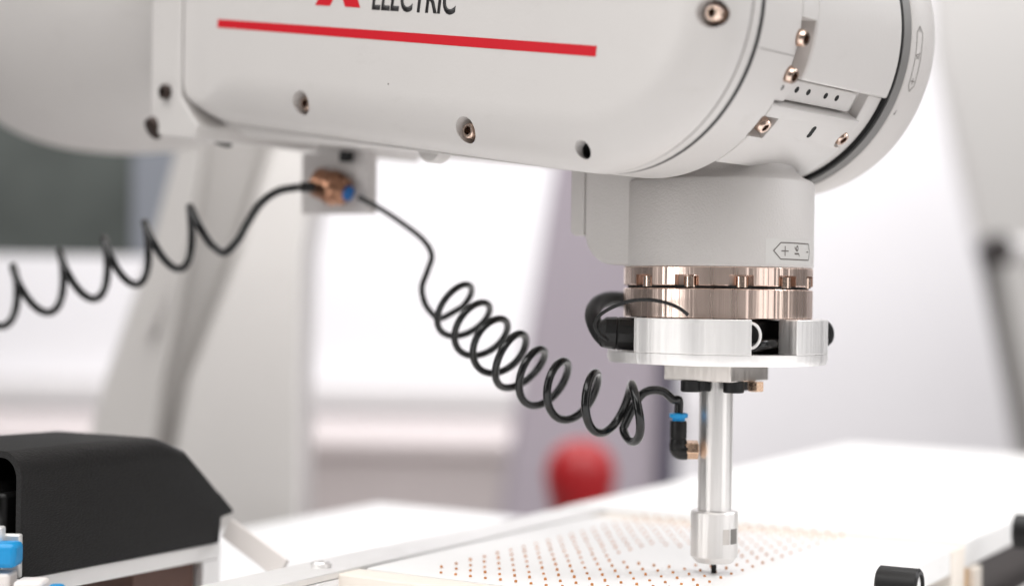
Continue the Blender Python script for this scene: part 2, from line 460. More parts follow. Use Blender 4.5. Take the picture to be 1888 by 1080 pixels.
# ================================================================== black cover on the left
t = thing('black_cover', 'matte black arched cover with a sloping end, on a metal base plate', 'cover', (BO.x, BO.y, BOARD_Z), BRZ)
Q0, W = .236, .075          # near side face and width
zt = .0518; zb0 = 0.0
def arch(k, q0, q1, top, bot, r):
    """cross-section (y, z): open at the bottom, rounded upper corners."""
    pts = [(q0, bot)]
    for i in range(9):
        a = math.pi - i * math.pi / 16
        pts.append((q0 + r + r * math.cos(a), top - r + r * math.sin(a)))
    for i in range(9):
        a = math.pi / 2 - i * math.pi / 16
        pts.append((q1 - r + r * math.cos(a), top - r + r * math.sin(a)))
    pts.append((q1, bot)); return pts
def arch_shell(bm, stations):
    """stations: (p, top, bot) of the outer shell; 2.5 mm thick."""
    th = .0028; loops = []
    for p, top, bot, bulge in stations:
        o_ = arch(0, Q0, Q0 + W, top, bot, bulge); i_ = arch(0, Q0 + th, Q0 + W - th, top - th, bot, max(.001, bulge - .002))
        loops.append([[bm.verts.new((p, y, z)) for y, z in o_], [bm.verts.new((p, y, z)) for y, z in i_]])
    n = len(loops[0][0])
    for a, b in zip(loops[:-1], loops[1:]):
        for k in (0, 1):
            for i in range(n - 1): bm.faces.new([a[k][i], a[k][i+1], b[k][i+1], b[k][i]])
        for i in (0, n - 1): bm.faces.new([a[0][i], a[1][i], b[1][i], b[0][i]])
    for e in (loops[0], loops[-1]):
        for i in range(n - 1): bm.faces.new([e[0][i], e[0][i+1], e[1][i+1], e[1][i]])
bm = new()
arch_shell(bm, [(-.1590, zt, 0, .0105), (-.120, zt + .0006, 0, .0105), (-.0780, zt + .0002, 0, .0105), (-.0735, zt - .0003, 0, .0095), (-.0690, zt - .0022, 0, .0075), (-.0600, .0452, 0, .004), (-.0480, .0340, 0, .0025), (-.0370, .0237, 0, .002)])
finish('cover_shell', bm, 'printed', t, angle=40)
bm = new()
side = [(-.0372, .0005), (-.0372, .0236), (-.0271, .0145), (-.0271, .0130), (-.0355, .0118), (-.0368, .0005)]
prism(bm, side, lambda q: Vector((q[0], Q0 + .0001, q[1])), lambda q: Vector((q[0], Q0 + W - .0001, q[1])))
finish('cover_lip', bm, 'printed', t, bevel=0.0006, seg=2)
bm = new(); box(bm, -.157, -.08, Q0 + .012, Q0 + W - .012, .002, .034); finish('inner_block', bm, 'plastic', t, bevel=0.002)
bm = new(); lathe(bm, [(0, .0075), (.03, .0075)], org=(-.162, Q0 + .022, .030), axis=(1, 0, 0), n=24); finish('inner_cylinder', bm, 'plastic', t)
bm = new(); box(bm, -.150, -.034, Q0 + .0015, Q0 + W - .002, -.0078, -.0003); finish('base_plate', bm, 'rail', t, bevel=0.0005)
bm = new(); box(bm, -.088, -.047, Q0 + .006, Q0 + W - .006, -HB + .001, -.0081); finish('brown_block', bm, 'brown', t, bevel=0.0008)
bm = new(); box(bm, -.046, -.034, Q0 + .0017, Q0 + W - .003, -HB, -.0081); finish('end_leg', bm, 'rail', t, bevel=0.0005)
bm = new(); box(bm, -.150, -.1385, Q0 + .004, Q0 + W - .003, -HB, -.0081); finish('near_leg', bm, 'rail', t, bevel=0.0005)
# slanting strap from the cover's end down to the rail
inv = B2W.inverted()
s0 = inv @ at(432, 982, .762); s1 = inv @ at(522, 1050, .728)
bm = new()
dv = (s1 - s0).normalized(); sd = Vector((0.25, 1, 0)); sd = (sd - dv * sd.dot(dv)).normalized(); nn = dv.cross(sd)
vs = []
for P in (s0 - dv * .006, s1):
    for u_, v_ in ((-.0048, -.001), (.0048, -.001), (.0048, .001), (-.0048, .001)):
        vs.append(bm.verts.new(P + sd * u_ + nn * v_ * 1.2))
for i in range(4): bm.faces.new([vs[i], vs[(i+1) % 4], vs[4 + (i+1) % 4], vs[4 + i]])
bm.faces.new(vs[3::-1]); bm.faces.new(vs[4:])
finish('strap', bm, 'strap', t, bevel=0.0004)

# blue and metal fitting in front of the cover, lower left corner
c = at(0, 1020, .640)
t = thing('valve_fitting', 'bright blue push-in fitting with metal body at the lower left corner', 'fitting', (c.x, c.y, BENCH_Z), BRZ)
fo = Vector((c.x, c.y, BENCH_Z)); Rm = Matrix.Rotation(-BRZ, 3, 'Z')
def fl(px, py, dep): return Rm @ (at(px, py, dep) - fo)
def fbox(name, x0, x1, y0, y1, dep, thick, material, bev=.0008):
    a_ = at(x0, y1, dep); b_ = at(x1, y0, dep)
    bm = new(); box(bm, a_.x - fo.x, b_.x - fo.x, a_.y - fo.y, a_.y - fo.y + thick, a_.z - fo.z, b_.z - fo.z, Rm.to_4x4())
    return finish(name, bm, material, t, bevel=bev)
fbox('blue_collet', -60, 28, 1003, 1047, .640, .012, 'blue', .002)
fbox('metal_post', -30, 3, 972, 1005, .648, .006, 'rail')
fbox('metal_plate', 0, 37, 985, 1066, .654, .004, 'rail')
fbox('cream_nut', -60, 16, 1058, 1120, .640, .012, 'strap', .0012)
fbox('cream_sleeve', 22, 78, 1072, 1125, .636, .012, 'strap', .0015)
a_ = at(105, 1084, .635)
bm = new(); lathe(bm, [(-.004, .004), (0, .004), (.0015, .0025)], org=Rm @ (a_ - fo), n=20); finish('blue_button', bm, 'blue', t)
a_ = at(0, 1120, .640)
bm = new(); zlo = -0.0 ; box(bm, -.022, .022, -.006, .03, 0, a_.z - fo.z + .001, Rm.to_4x4()); finish('fitting_base', bm, 'dark_metal', t)

# ================================================================== robot arm
arm = thing('robot_arm', 'pale grey industrial robot arm with a red stripe reaching in from the left', 'robot arm', ARM_O, ARM_RZ)
TH = R(8.25); cT, sT = math.cos(TH), math.sin(TH)
def F2(u, w):   # forearm axes -> arm local x, z
    return (u * cT + w * sT, -u * sT + w * cT)
RC = .0668
# ---- cover outline (arm local x,z), counter-clockwise seen from the viewer
def round_corner(p0, p1, p2, r, n=8):
    p0, p1, p2 = Vector(p0), Vector(p1), Vector(p2)
    a_ = (p0 - p1).normalized(); b_ = (p2 - p1).normalized()
    ang = a_.angle(b_); d = r / math.tan(ang / 2)
    c_ = p1 + (a_ + b_).normalized() * (r / math.sin(ang / 2))
    s_ = p1 + a_ * d; e_ = p1 + b_ * d
    v0 = s_ - c_; v1 = e_ - c_; tot = v0.angle_signed(v1)
    out = []
    for i in range(n + 1):
        t_ = -tot * i / n
        out.append(Vector((c_.x + v0.x * math.cos(t_) - v0.y * math.sin(t_), c_.y + v0.x * math.sin(t_) + v0.y * math.cos(t_))))
    return out
def outline(rad, left, wlow, wtop, rc, skew=0.0):
    pts = []
    n = 44
    for i in range(n + 1):                                   # right-hand arc, bottom to top
        a_ = -math.pi / 2 + math.pi * i / n
        pts.append(Vector(F2(rad * math.cos(a_), rad * math.sin(a_))))
    # top line to the left edge, left edge vertical
    zt_ = (wtop + left * sT) / cT if False else (wtop - left * sT) / cT
    zb_ = (wlow - left * sT) / cT
    tl = Vector((left, zt_)); bl = Vector((left, zb_)); tr = pts[-1]; br = pts[0]
    for k in range(1, 14): pts.append(tr.lerp(tl, k / 14 * .93))
    pts += round_corner(tr, tl, bl, rc)
    a_, b_ = pts[-1].copy(), round_corner(tl, bl, br, rc)
    for k in range(1, 8): pts.append(a_.lerp(b_[0], k / 8))
    pts += b_
    s_ = pts[-1].copy()
    for k in range(1, 20): pts.append(s_.lerp(br, k / 20))
    return pts
def normals2(pts):
    out = []
    for i in range(len(pts)):
        d = pts[(i+1) % len(pts)] - pts[i-1]
        out.append(Vector((d.y, -d.x)).normalized())
    return out
cov = outline(RC, -.2428, -.0655, .0655, .022)
nr = normals2(cov)
S_G, S_F = -.0825, -.0995
def inset_w(p):   # softer shoulder round the tip and the long sides, crisp at the root
    k = max(0.0, min(1.0, (p.x + .241) / .03))
    return .0015 + (.0235 - .0015) * k
bm = new(); rings = []
K = 10
for k in range(K + 1):
    a_ = k / K * math.pi / 2
    rings.append([bm.verts.new((p.x - n_.x * inset_w(p) * (1 - math.cos(a_)), S_G + (S_F - S_G) * math.sin(a_), p.y - n_.y * inset_w(p) * (1 - math.cos(a_)))) for p, n_ in zip(cov, nr)])
base = [bm.verts.new((p.x, S_G + .0003, p.y)) for p in cov]
L = len(cov)
allr = [base] + rings
for A, B in zip(allr[:-1], allr[1:]):
    for i in range(L): bm.faces.new([A[i], A[(i+1) % L], B[(i+1) % L], B[i]])
bm.faces.new(base); bm.faces.new(rings[-1][::-1])
cover = finish('forearm_cover', bm, 'paint', arm, angle=30)
BOLTS = [(-.1599, -.0300, True), (-.0613, -.0477, True), (-.0013, -.0584, False), (.0572, -.0113, True)]
cut = []
for x, z, has in BOLTS:
    bm = new()
    if has: lathe(bm, [(S_G - .0045, .0050), (S_G - .02, .0056)], org=(x, 0, z), axis=(0, 1, 0), n=32)
    else: lathe(bm, [(S_G - .0005, .0036), (S_G - .02, .0036)], org=(x, 0, z), axis=(0, 1, 0), n=32)
    cut.append(finish('cut', bm, None)); cut[-1].matrix_world = A2W
bpy.context.view_layer.update()
boolean(cover, cut)
def bolt(parent, org, axis, r=.0040, h=.0045, name='bolt', n=24):
    bm = new()
    lathe(bm, [(0, r), (h*.72, r), (h*.92, r*.92), (h, r*.78), (h, r*.52), (h*.45, r*.50), (h*.42, 0)], org=org, axis=axis, n=n)
    o = finish(name, bm, 'bolt', parent)
    e1, e2, a_ = frame_of(axis)
    bm = new(); lathe(bm, [(h*.30, r*.50), (h*.5, r*.50)], org=org, axis=axis, n=6)
    finish('hex_socket', bm, 'socket', o)
    return o
for x, z, has in BOLTS:
    if has: bolt(arm, (x, S_G - .0040, z), (0, -1, 0), r=.0034, h=.0090)
    else:
        bm = new(); lathe(bm, [(S_G - .0007, 0), (S_G - .0009, .00345), (S_G - .0085, .00345), (S_G - .0087, .0029), (S_G - .0012, .0028), (S_G - .001, 0)], org=(x, 0, z), axis=(0, 1, 0), n=32)
        finish('hole_shade', bm, 'dark_gap', arm)  # black cup paints the shade inside the open hole

# ---- print on the cover (sub-parts of the cover)
def face_fn(depth):
    return lambda q: Vector((F2(q.x, q.y)[0], S_F - depth, F2(q.x, q.y)[1]))
bm = new(); vs = [bm.verts.new(p) for p in [(-.2157, -.0221, 0), (.0108, -.0223, 0), (.0108, -.0182, 0), (-.2157, -.0182, 0)]]
bm.faces.new(vs); solid(bm, face_fn(.00012), face_fn(-.0002)); finish('red_stripe', bm, 'red', cover, smooth=False)
un = .0096; cu_, cw_ = -.1353, -.0090 + .866 * un
for rot in ((0, 0), (-1, 0), (1, 0)):
    bm = new(); g = .0
    if rot[0] == 0: q = [(0, 0), (.5, .866), (0, 1.732), (-.5, .866)]
    elif rot[0] < 0: q = [(0, 0), (-1, 0), (-1.5, -.866), (-.5, -.866)]
    else: q = [(0, 0), (.5, -.866), (1.5, -.866), (1, 0)]
    bm.faces.new([bm.verts.new((cu_ + a_ * un, cw_ + b_ * un, 0)) for a_, b_ in q])
    solid(bm, face_fn(.00012), face_fn(-.0002)); finish('emblem_diamond', bm, 'red', cover, smooth=False)
bm = text_bm('ELECTRIC', .0125, .0488, 0.022)
for v in bm.verts: v.co += Vector((-.1137, -.0097, 0))
solid(bm, face_fn(.00012), face_fn(-.0002)); finish('lettering', bm, 'black_print', cover, smooth=False)
bm = new(); lathe(bm, [(0, .0004), (.0002, .0003)], org=(*[F2(-.0985, -.0405)[0]], S_F, F2(-.0985, -.0405)[1]), axis=(0, -1, 0), n=8)
finish('paint_chip', bm, 'fine_print', cover)

# ---- forearm casting behind the cover
cas = outline(.0668, -.2560, -.0685, .0685, .020)
bm = new()
prism(bm, [p for p in cas], lambda q: Vector((q.x, -.0808, q.y)), lambda q: Vector((q.x, -.0758, q.y)))
finish('fork_plate', bm, 'paint', arm, bevel=.0003, angle=30)
grv = outline(.0662, -.2460, -.0650, .0650, .020)
bm = new()
prism(bm, grv, lambda q: Vector((q.x, -.0824, q.y)), lambda q: Vector((q.x, -.0800, q.y)))
finish('cover_joint', bm, 'joint_and_shade_grey', arm, angle=30)
bm = new()
def ux(u, w): return Vector(F2(u, w))
body = [(-.068, .06), (-.082, .067), (-.2780, .0725), (-.2780, -.0735), (-.20, -.0715), (-.13, -.0690), (-.085, -.0660), (-.070, -.055)]
prism(bm, [ux(*q) for q in body], lambda q: Vector((q.x, -.0747, q.y)), lambda q: Vector((q.x, .062, q.y)))
finish('forearm_body', bm, 'paint', arm, bevel=.006, seg=4, angle=30)
# small lug under the forearm
bm = new(); lathe(bm, [(-.004, .0075), (.004, .0075)], org=(-.1045, -.068, -.0500), axis=(0, 1, 0), n=24); finish('cable_lug', bm, 'paint', arm, bevel=.0008)
# flange at the root of the cover
fl_ = [Vector(q) for q in [(-.2680, .12), (-.2447, .12), (-.2447, -.0215), (-.2315, -.0360), (-.2345, -.0428), (-.2610, -.0398), (-.2680, -.0300)]]
bm = new(); prism(bm, fl_, lambda q: Vector((q.x, -.0985, q.y)), lambda q: Vector((q.x, .06, q.y)))
finish('root_flange', bm, 'paint', arm, bevel=.0012, seg=3, angle=30)
bm = new(); lathe(bm, [(0, .0036), (.003, .0036), (.0036, .0028), (.0036, .0018), (.0012, .0017), (.0012, 0)], org=(-.2550, -.0980, -.0186), axis=(0, -1, 0), n=20); finish('bolt', bm, 'socket', arm)
bm = new(); lathe(bm, [(0, .0058), (.003, .0056), (.0036, .0045)], org=(-.2665, -.0955, -.0345), axis=(-.1, -1, -.6), n=24); finish('bolt', bm, 'socket', arm)
bm = new(); lathe(bm, [(0, .0042), (.0015, .0042), (.0016, .003)], org=(-.2400, -.0750, -.0415), axis=(0, -.3, -1), n=20); finish('bolt', bm, 'black_rubber', arm)
for x, z in ((-.2000, -.0445),):
    bm = new(); lathe(bm, [(-.001, .0036), (.0035, .0036), (.004, .0028)], org=(x, -.030, z - .0015), axis=(0, 0, -1), n=20); finish('bolt', bm, 'black_rubber', arm)
# elbow casing
bm = new()
bmesh.ops.create_uvsphere(bm, u_segments=64, v_segments=40, radius=1)
for v in bm.verts:
    x, y, z = v.co
    p_ = 2.5
    n_ = (abs(x)**p_ + abs(y)**p_ + abs(z)**p_) ** (1 / p_)
    x, y, z = x / n_, y / n_, z / n_
    v.co = Vector((-.408 + .145 * x, -.005 + .090 * y, .085 + .1185 * z))
finish('elbow_casing', bm, 'paint', arm, angle=60)

# ---- lower arm standing behind
bm = new()
lv = [  # (y px, [(x px, depth)...])
    (-40, [(330, 1.30), (385, 1.27), (392, 1.37), (500, 1.38), (510, 1.29), (640, 1.29)]),  # sunken middle channel is added, shaped to imitate the forearm's shadow
    (280, [(322, 1.27), (374, 1.235), (382, 1.33), (486, 1.34), (500, 1.25), (588, 1.255)]),
    (470, [(272, 1.255), (345, 1.22), (352, 1.30), (425, 1.31), (440, 1.23), (556, 1.23)]),
    (700, [(192, 1.235), (300, 1.20), (306, 1.24), (338, 1.24), (350, 1.195), (548, 1.19)]),
    (960, [(120, 1.215), (270, 1.185), (276, 1.20), (292, 1.20), (300, 1.18), (548, 1.155)]),
    (1150, [(60, 1.20), (250, 1.17), (256, 1.18), (268, 1.18), (274, 1.17), (548, 1.14)])]
iA = A2W.inverted(); rows = []
for y, L_ in lv:
    fr = [at(x, y, d) for x, d in L_]
    bk = [fr[-1] + Vector((-.006, .15, 0)), fr[0] + Vector((.03, .20, 0))]
    rows.append([bm.verts.new(iA @ q) for q in fr + bk])
for A, B in zip(rows[:-1], rows[1:]):
    for i in range(8): bm.faces.new([A[i], A[(i+1) % 8], B[(i+1) % 8], B[i]])
bm.faces.new(rows[0]); bm.faces.new(rows[-1][::-1])
finish('lower_arm', bm, 'paint', arm, bevel=.004, seg=3, angle=30)
# shoulder base down to the floor
bm = new(); pb_ = iA @ Vector((at(330, 1150, 1.3).x, 1.33, 0)); zt2 = (iA @ at(330, 1150, 1.3)).z
lathe(bm, [(pb_.z, .16), (pb_.z + .03, .16), (pb_.z + .03, .13), (zt2 - .05, .12), (zt2 + .05, .10)], org=(pb_.x, pb_.y, 0), n=48)
finish('arm_base', bm, 'paint', arm)
# faint markings running up the lower arm
bm = new()
for k in range(6):
    a_ = at(312 - 9 * k, 512 + 19 * k, 1.222 - .002 * k); b_ = at(320 - 9 * k, 522 + 19 * k, 1.222 - .002 * k)
    box(bm, a_.x, a_.x + .006, a_.y, a_.y + .02, b_.z, a_.z, iA)
finish('faint_marking', bm, 'grey_plate', arm)

# ---- wrist: everything is turned about the local y axis
YA = (0, 1, 0); RW = .0665; RF = .0592
def cylpt(s, phi, r):          # phi measured downward from local +x
    a_ = R(phi); return Vector((r * math.cos(a_), s, -r * math.sin(a_)))
def patch(bm, s0, s1, p0, p1, r0, r1, edge=None, n=None):
    """a curved block on the wrist drum between two radii."""
    n = n or max(3, int((p1 - p0) / 2.5))
    G = []
    for i in range(n + 1):
        p_ = p0 + (p1 - p0) * i / n
        G.append([bm.verts.new(cylpt(s, p_, r)) for s, r in ((s0, r0), (s0, r1), (s1, r1), (s1, r0))])
    for A, B in zip(G[:-1], G[1:]):
        for k in range(4): bm.faces.new([A[k], A[(k+1) % 4], B[(k+1) % 4], B[k]])
    bm.faces.new(G[0][::-1]); bm.faces.new(G[-1])
# black seal ring between forearm and wrist
bm = new(); lathe(bm, [(-.0757, .0640), (-.0757, .0665), (-.0730, .0665), (-.0730, .0640)], axis=YA, n=128); finish('seal_ring', bm, 'black_rubber', arm)
# core drum and band
bm = new(); lathe(bm, [(-.0735, .03), (-.0735, RF), (.0385, RF), (.0385, .03)], axis=YA, n=128); finish('wrist_core', bm, 'paint', arm)
bm = new(); lathe(bm, [(-.0729, RF), (-.0729, RW - .0003), (-.0726, RW), (-.0460, RW), (-.0454, RW - .0006), (-.0454, RF)], axis=YA, n=128); wb = finish('wrist_band', bm, 'paint', arm)
cut = []
for ph in (12.6, 25.2):
    bm = new(); lathe(bm, [(RF - .002, .0044), (RW + .003, .0044)], org=cylpt(-.0437, ph, 0), axis=cylpt(0, ph, 1), n=28); c_ = finish('cut', bm, None); c_.matrix_world = A2W; cut.append(c_)
bm = new(); patch(bm, -.0470, -.0385, 41.5, 50.5, RF, RW + .004); c_ = finish('cut', bm, None); c_.matrix_world = A2W; cut.append(c_)
bpy.context.view_layer.update(); boolean(wb, cut)
# fine joint across the band
bm = new(); patch(bm, -.0715, -.0458, 18.75, 19.0, RW - .0004, RW + .00006, n=2); finish('band_joint', bm, 'fine_print', arm)
# drum shell (two joined patches)
bm = new(); patch(bm, -.0335, .0380, -120, 26.3, RF - .001, RW); finish('drum_shell', bm, 'paint', arm, bevel=.0011, seg=2, angle=30)
bm = new(); patch(bm, -.0450, -.0330, -120, 5.6, RF - .001, RW - .00015); finish('drum_shoulder', bm, 'paint', arm, bevel=.0005, seg=2, angle=30)
# ledge with four holes
bm = new(); patch(bm, -.0338, .0200, 27.2, 35.6, RF - .001, RF + .0030); finish('hole_ledge', bm, 'paint', arm, bevel=.0006, angle=30)
for s in (-.0271, -.0179, -.0038, .0055):
    bm = new(); lathe(bm, [(RF - .001, .00135), (RF + .00315, .00135)], org=cylpt(s, 30.8, 0), axis=cylpt(0, 30.8, 1), n=14)
    finish('screw_hole', bm, 'dark_gap', arm)  # solid dark discs, the shade of the holes is their colour
bm = new(); patch(bm, -.0453, -.0352, 28.3, 35.6, RF - .001, RF + .0052); finish('ledge_block', bm, 'paint', arm, bevel=.0006, angle=30)
bm = new(); lathe(bm, [(RF, .0012), (RF + .0053, .0012)], org=cylpt(-.0418, 30.5, 0), axis=cylpt(0, 30.5, 1), n=14); finish('screw_hole', bm, 'joint_and_shade_grey', arm)
# lower access plate with cut-outs for two bolts
bm = new(); patch(bm, -.0452, .0265, 36.6, 66, RF - .004, RW + .0002); pl = finish('access_plate', bm, 'paint', arm, bevel=.0008, seg=2, angle=30)
cut = []
for s, ph, r in ((.0232, 45.2, .0046),):
    bm = new(); lathe(bm, [(RF - .001, r), (RW + .004, r)], org=cylpt(s, ph, 0), axis=cylpt(0, ph, 1), n=28); c_ = finish('cut', bm, None); c_.matrix_world = A2W; cut.append(c_)
bm = new(); patch(bm, -.0470, -.0352, 41.2, 50.2, RF, RW + .004); c_ = finish('cut', bm, None); c_.matrix_world = A2W; cut.append(c_)
bm = new(); patch(bm, .0225, .032, 41.0, 49.0, RF - .001, RW + .004); c_ = finish('cut', bm, None); c_.matrix_world = A2W; cut.append(c_)
bpy.context.view_layer.update(); boolean(pl, cut)
for s, ph in ((-.0437, 12.6), (-.0437, 25.2)):
    bolt(arm, cylpt(s, ph, RF - .0005), cylpt(0, ph, 1), r=.0034, h=.0100)
for s, ph in ((-.0400, 45.5), (.0232, 45.2)):
    bolt(arm, cylpt(s, ph, RF - .0005), cylpt(0, ph, 1), r=.0034, h=.0084)
# slot in the plate
bm = new()
for k in (-1, 0, 1):
    lathe(bm, [(RW - .002, .0015), (RW + .00035, .0015)], org=cylpt(-.0050 + .0002 * k, 44.2 + 1.3 * k, 0), axis=cylpt(0, 44.2 + 1.3 * k, 1), n=12)
finish('slot_hole', bm, 'dark_gap', arm)  # black discs instead of a cut, shade painted as colour
bm = new(); patch(bm, .0267, .0382, 26.6, 80, RF - .001, .0640); finish('drum_rim', bm, 'paint', arm, bevel=.0004, angle=30)
# cap on the far side
bm = new(); lathe(bm, [(.0384, .0610), (.0384, .0659), (.0402, .0659), (.0402, .0610)], axis=YA, n=128); finish('cap_seal', bm, 'black_rubber', arm)
bm = new(); lathe(bm, [(.0401, .055), (.0401, .0663), (.0445, .0674)], axis=YA, n=128, close=False); finish('cap_chamfer', bm, 'joint_and_shade_grey', arm)  # cap paint in shade, painted as a darker grey
bm = new(); lathe(bm, [(.0445, .05), (.0445, .0675), (.0450, .0680), (.0640, .0680), (.0672, .0672), (.0690, .0650), (.0696, .061), (.0700, 0)], axis=YA, n=160)
cap = finish('wrist_cap', bm, 'cast', arm, angle=50)
bm = new(); patch(bm, .0385, .0660, 0, 1, .02, .03); bm.free()
# print on cylinders
def stroke(bm, a_, b_, w):
    a_, b_ = Vector((*a_, 0)), Vector((*b_, 0)); d = (b_ - a_).normalized(); n_ = Vector((-d.y, d.x, 0)) * w / 2
    k = max(1, int((b_ - a_).length / .0012)); prev = None
    for i in range(k + 1):
        p_ = a_.lerp(b_, i / k); cur = (bm.verts.new(p_ + n_), bm.verts.new(p_ - n_))
        if prev: bm.faces.new([prev[0], prev[1], cur[1], cur[0]])
        prev = cur
def axis_label(name, word, length, height, fn, parent, two_tips=False):
    """arrow outline with + and - and the axis name, drawn flat (x along the arrow, tip at x=0), mapped by fn(x, y, lift)."""
    h = height / 2; tp = height * .55; lw = .00046
    pts = [(0, 0), (tp, h), (length - tp * (1 if two_tips else .35), h), (length, 0), (length - tp * (1 if two_tips else .35), -h), (tp, -h)]
    bm = new()
    for i in range(6): stroke(bm, pts[i], pts[(i+1) % 6], lw)
    c_ = tp + height * .35
    stroke(bm, (c_ - height * .3, 0), (c_ + height * .3, 0), lw); stroke(bm, (c_, -height * .3), (c_, height * .3), lw)
    stroke(bm, (length - tp * .6 - height * .2, 0), (length - tp * .6 + height * .1, 0), lw)
    tb = text_bm(word, height * .52, height * .68, 0.01)
    tm = bpy.data.meshes.new('t')
    for v in tb.verts: v.co = Vector((length * .56 - v.co.y + height * .2, v.co.x - height * .31, 0))
    tb.to_mesh(tm); tb.free(); bm.from_mesh(tm); bpy.data.meshes.remove(tm)
    for v in bm.verts: v.co = fn(v.co.x, v.co.y, .00010)
    finish(name, bm, 'fine_print', parent, smooth=False)
axis_label('axis_label', 'J5', .0283, .0050, lambda x, y, l: cylpt(.0512 - y, 21.5 - math.degrees(x / .068), .0680 + l), cap, True)
bm = new()
for k in range(3):
    stroke(bm, (.0, .0004 * k), (.0022 - .0007 * k, .0004 * k), .0005)
for v in bm.verts: v.co = cylpt(.0475 - v.co.y, 31 - math.degrees(v.co.x / .068), .0681)
finish('index_mark', bm, 'fine_print', cap, smooth=False)

# ---- tool-side body: vertical cylinder (arm local z, independent of the arm's turn)
RZB = .0408
bm = new()
prof = [(-.0300, .0345), (-.0480, .0335), (-.0540, .0322), (-.0580, .0320), (-.0612, .0332), (-.0635, .0360), (-.0650, .0392), (-.0656, .0402), (-.0664, RZB), (-.1016, RZB), (-.1022, .0402), (-.1022, .02)]
lathe(bm, prof, n=128)
twist = finish('tool_body', bm, 'cast', arm, angle=40)
# gear cover on the body's back side
gp = [Vector(q) for q in [(.0, -.050), (.0, -.1016), (-.0285, -.1016)]]
for i in range(9):
    a_ = -math.pi / 2 - i * math.pi / 16
    gp.append(Vector((-.0330 + .0150 * math.cos(a_), -.0866 + .0150 * math.sin(a_))))
gp += [Vector((-.0480, -.050))]
bm = new(); prism(bm, gp[::-1], lambda q: Vector((q.x, -.0330, q.y)), lambda q: Vector((q.x, .030, q.y)))
finish('gear_cover', bm, 'cast', arm, bevel=.0014, seg=3, angle=30)
gp2 = [Vector(q) for q in [(-.0484, -.050), (-.0484, -.0888), (-.0545, -.0888), (-.0562, -.0868), (-.0562, -.050)]]
bm = new(); prism(bm, gp2[::-1], lambda q: Vector((q.x, -.0325, q.y)), lambda q: Vector((q.x, .030, q.y)))
finish('gear_cover_lid', bm, 'cast', arm, bevel=.0010, seg=3, angle=30)
# fillet between body and access plate hidden under the shoulder
def tb_fn(x, y, l):
    a_ = math.atan2(1, 1)
    th = R(26.3) + x / RZB            # angle from the viewer's direction towards the right
    wx, wy = (RZB + l) * math.sin(th), -(RZB + l) * math.cos(th)
    v = Matrix.Rotation(-ARM_RZ, 3, 'Z') @ Vector((wx, wy, 0)); v.z = -.0955 + y
    return v
bm = new()
n = 16
G = []
for i in range(n + 1):
    x = -.0038 + .0305 * i / n
    G.append((bm.verts.new(tb_fn(x, -.0055, .00003)), bm.verts.new(tb_fn(x, .0050, .00003))))
for A, B in zip(G[:-1], G[1:]): bm.faces.new([A[0], B[0], B[1], A[1]])
finish('sticker', bm, 'sticker', twist)
axis_label('axis_label', 'J6', .0252, .0068, tb_fn, twist)

# ---- steel tool flange
bm = new(); lathe(bm, [(-.1023, .03), (-.1023, .0402), (-.1027, .0406), (-.1098, .0406), (-.1102, .0402), (-.1102, .03)], n=128); fl_up = finish('tool_flange', bm, 'flange', arm)
cut = []
VW = Matrix.Rotation(-ARM_RZ, 3, 'Z')
def vpt(thdeg, r, z): return VW @ Vector((r * math.sin(R(thdeg)), -r * math.cos(R(thdeg)), z))
SL = [-57, -25.5, 6.5, 38.0, 66]
for th in SL:
    bm = new(); p_ = vpt(th, .0405, 0)
    box(bm, -.0052, .0052, -.0045, .0045, -.112, -.1057, Matrix.Translation(p_) @ (VW @ Matrix.Rotation(R(th), 3, 'Z')).to_4x4())
    c_ = finish('cut', bm, None); c_.matrix_world = A2W; cut.append(c_)
bpy.context.view_layer.update(); boolean(fl_up, cut)
for th in SL:
    bm = new(); lathe(bm, [(-.1108, .0028), (-.1064, .0028), (-.1062, .002)], org=vpt(th + 1.2, .0378, 0), n=16); finish('flange_screw', bm, 'bolt', fl_up)
bm = new(); lathe(bm, [(-.1101, .02), (-.1101, .0388), (-.1115, .0388), (-.1115, .02)], n=96); finish('flange_gap', bm, 'dark_gap', arm)
bm = new(); lathe(bm, [(-.1114, .03), (-.1114, .0402), (-.1118, .0406), (-.1234, .0406), (-.1238, .04), (-.1238, .03)], n=128); finish('flange_plate', bm, 'flange', arm)

# ================================================================== tool under the flange
tool = thing('vacuum_tool', 'aluminium tool with a slender rod and collar, bolted under the wrist flange', 'gripper tool', ARM_O, 0.0)
def tp(th, r, z): return Vector((r * math.sin(R(th)), -r * math.cos(R(th)), z))
def wallseg(bm, t0, t1, r0, r1, z0, z1):
    n = max(4, int((t1 - t0) / 3)); G = []
    for i in range(n + 1):
        th = t0 + (t1 - t0) * i / n
        G.append([bm.verts.new(tp(th, r, z)) for r, z in ((r0, z0), (r1, z0), (r1, z1), (r0, z1))])
    for A, B in zip(G[:-1], G[1:]):
        for k in range(4): bm.faces.new([A[k], A[(k+1) % 4], B[(k+1) % 4], B[k]])
    bm.faces.new(G[0][::-1]); bm.faces.new(G[-1])
bm = new(); lathe(bm, [(-.1384, 0), (-.1384, .0472), (-.1412, .0472), (-.1430, .0466), (-.1430, 0)], n=128); finish('tool_plate', bm, 'alu', tool)
for t0, t1 in ((-54, 10), (36.5, 112), (130, 235)):
    bm = new(); wallseg(bm, t0, t1, .0365, .0472, -.1383, -.1239); finish('tool_wall', bm, 'alu', tool, bevel=.0003)
bm = new(); lathe(bm, [(-.1381, 0), (-.1381, .030), (-.1245, .030), (-.1245, 0)], n=48); finish('valve_body', bm, 'plastic', tool, bevel=.001)
bm = new(); lathe(bm, [(-.004, .0055), (.004, .0055)], org=tp(14, .0335, -.131), axis=tp(14, 1, 0), n=24); finish('valve_plug', bm, 'plastic', tool)
bm = new()
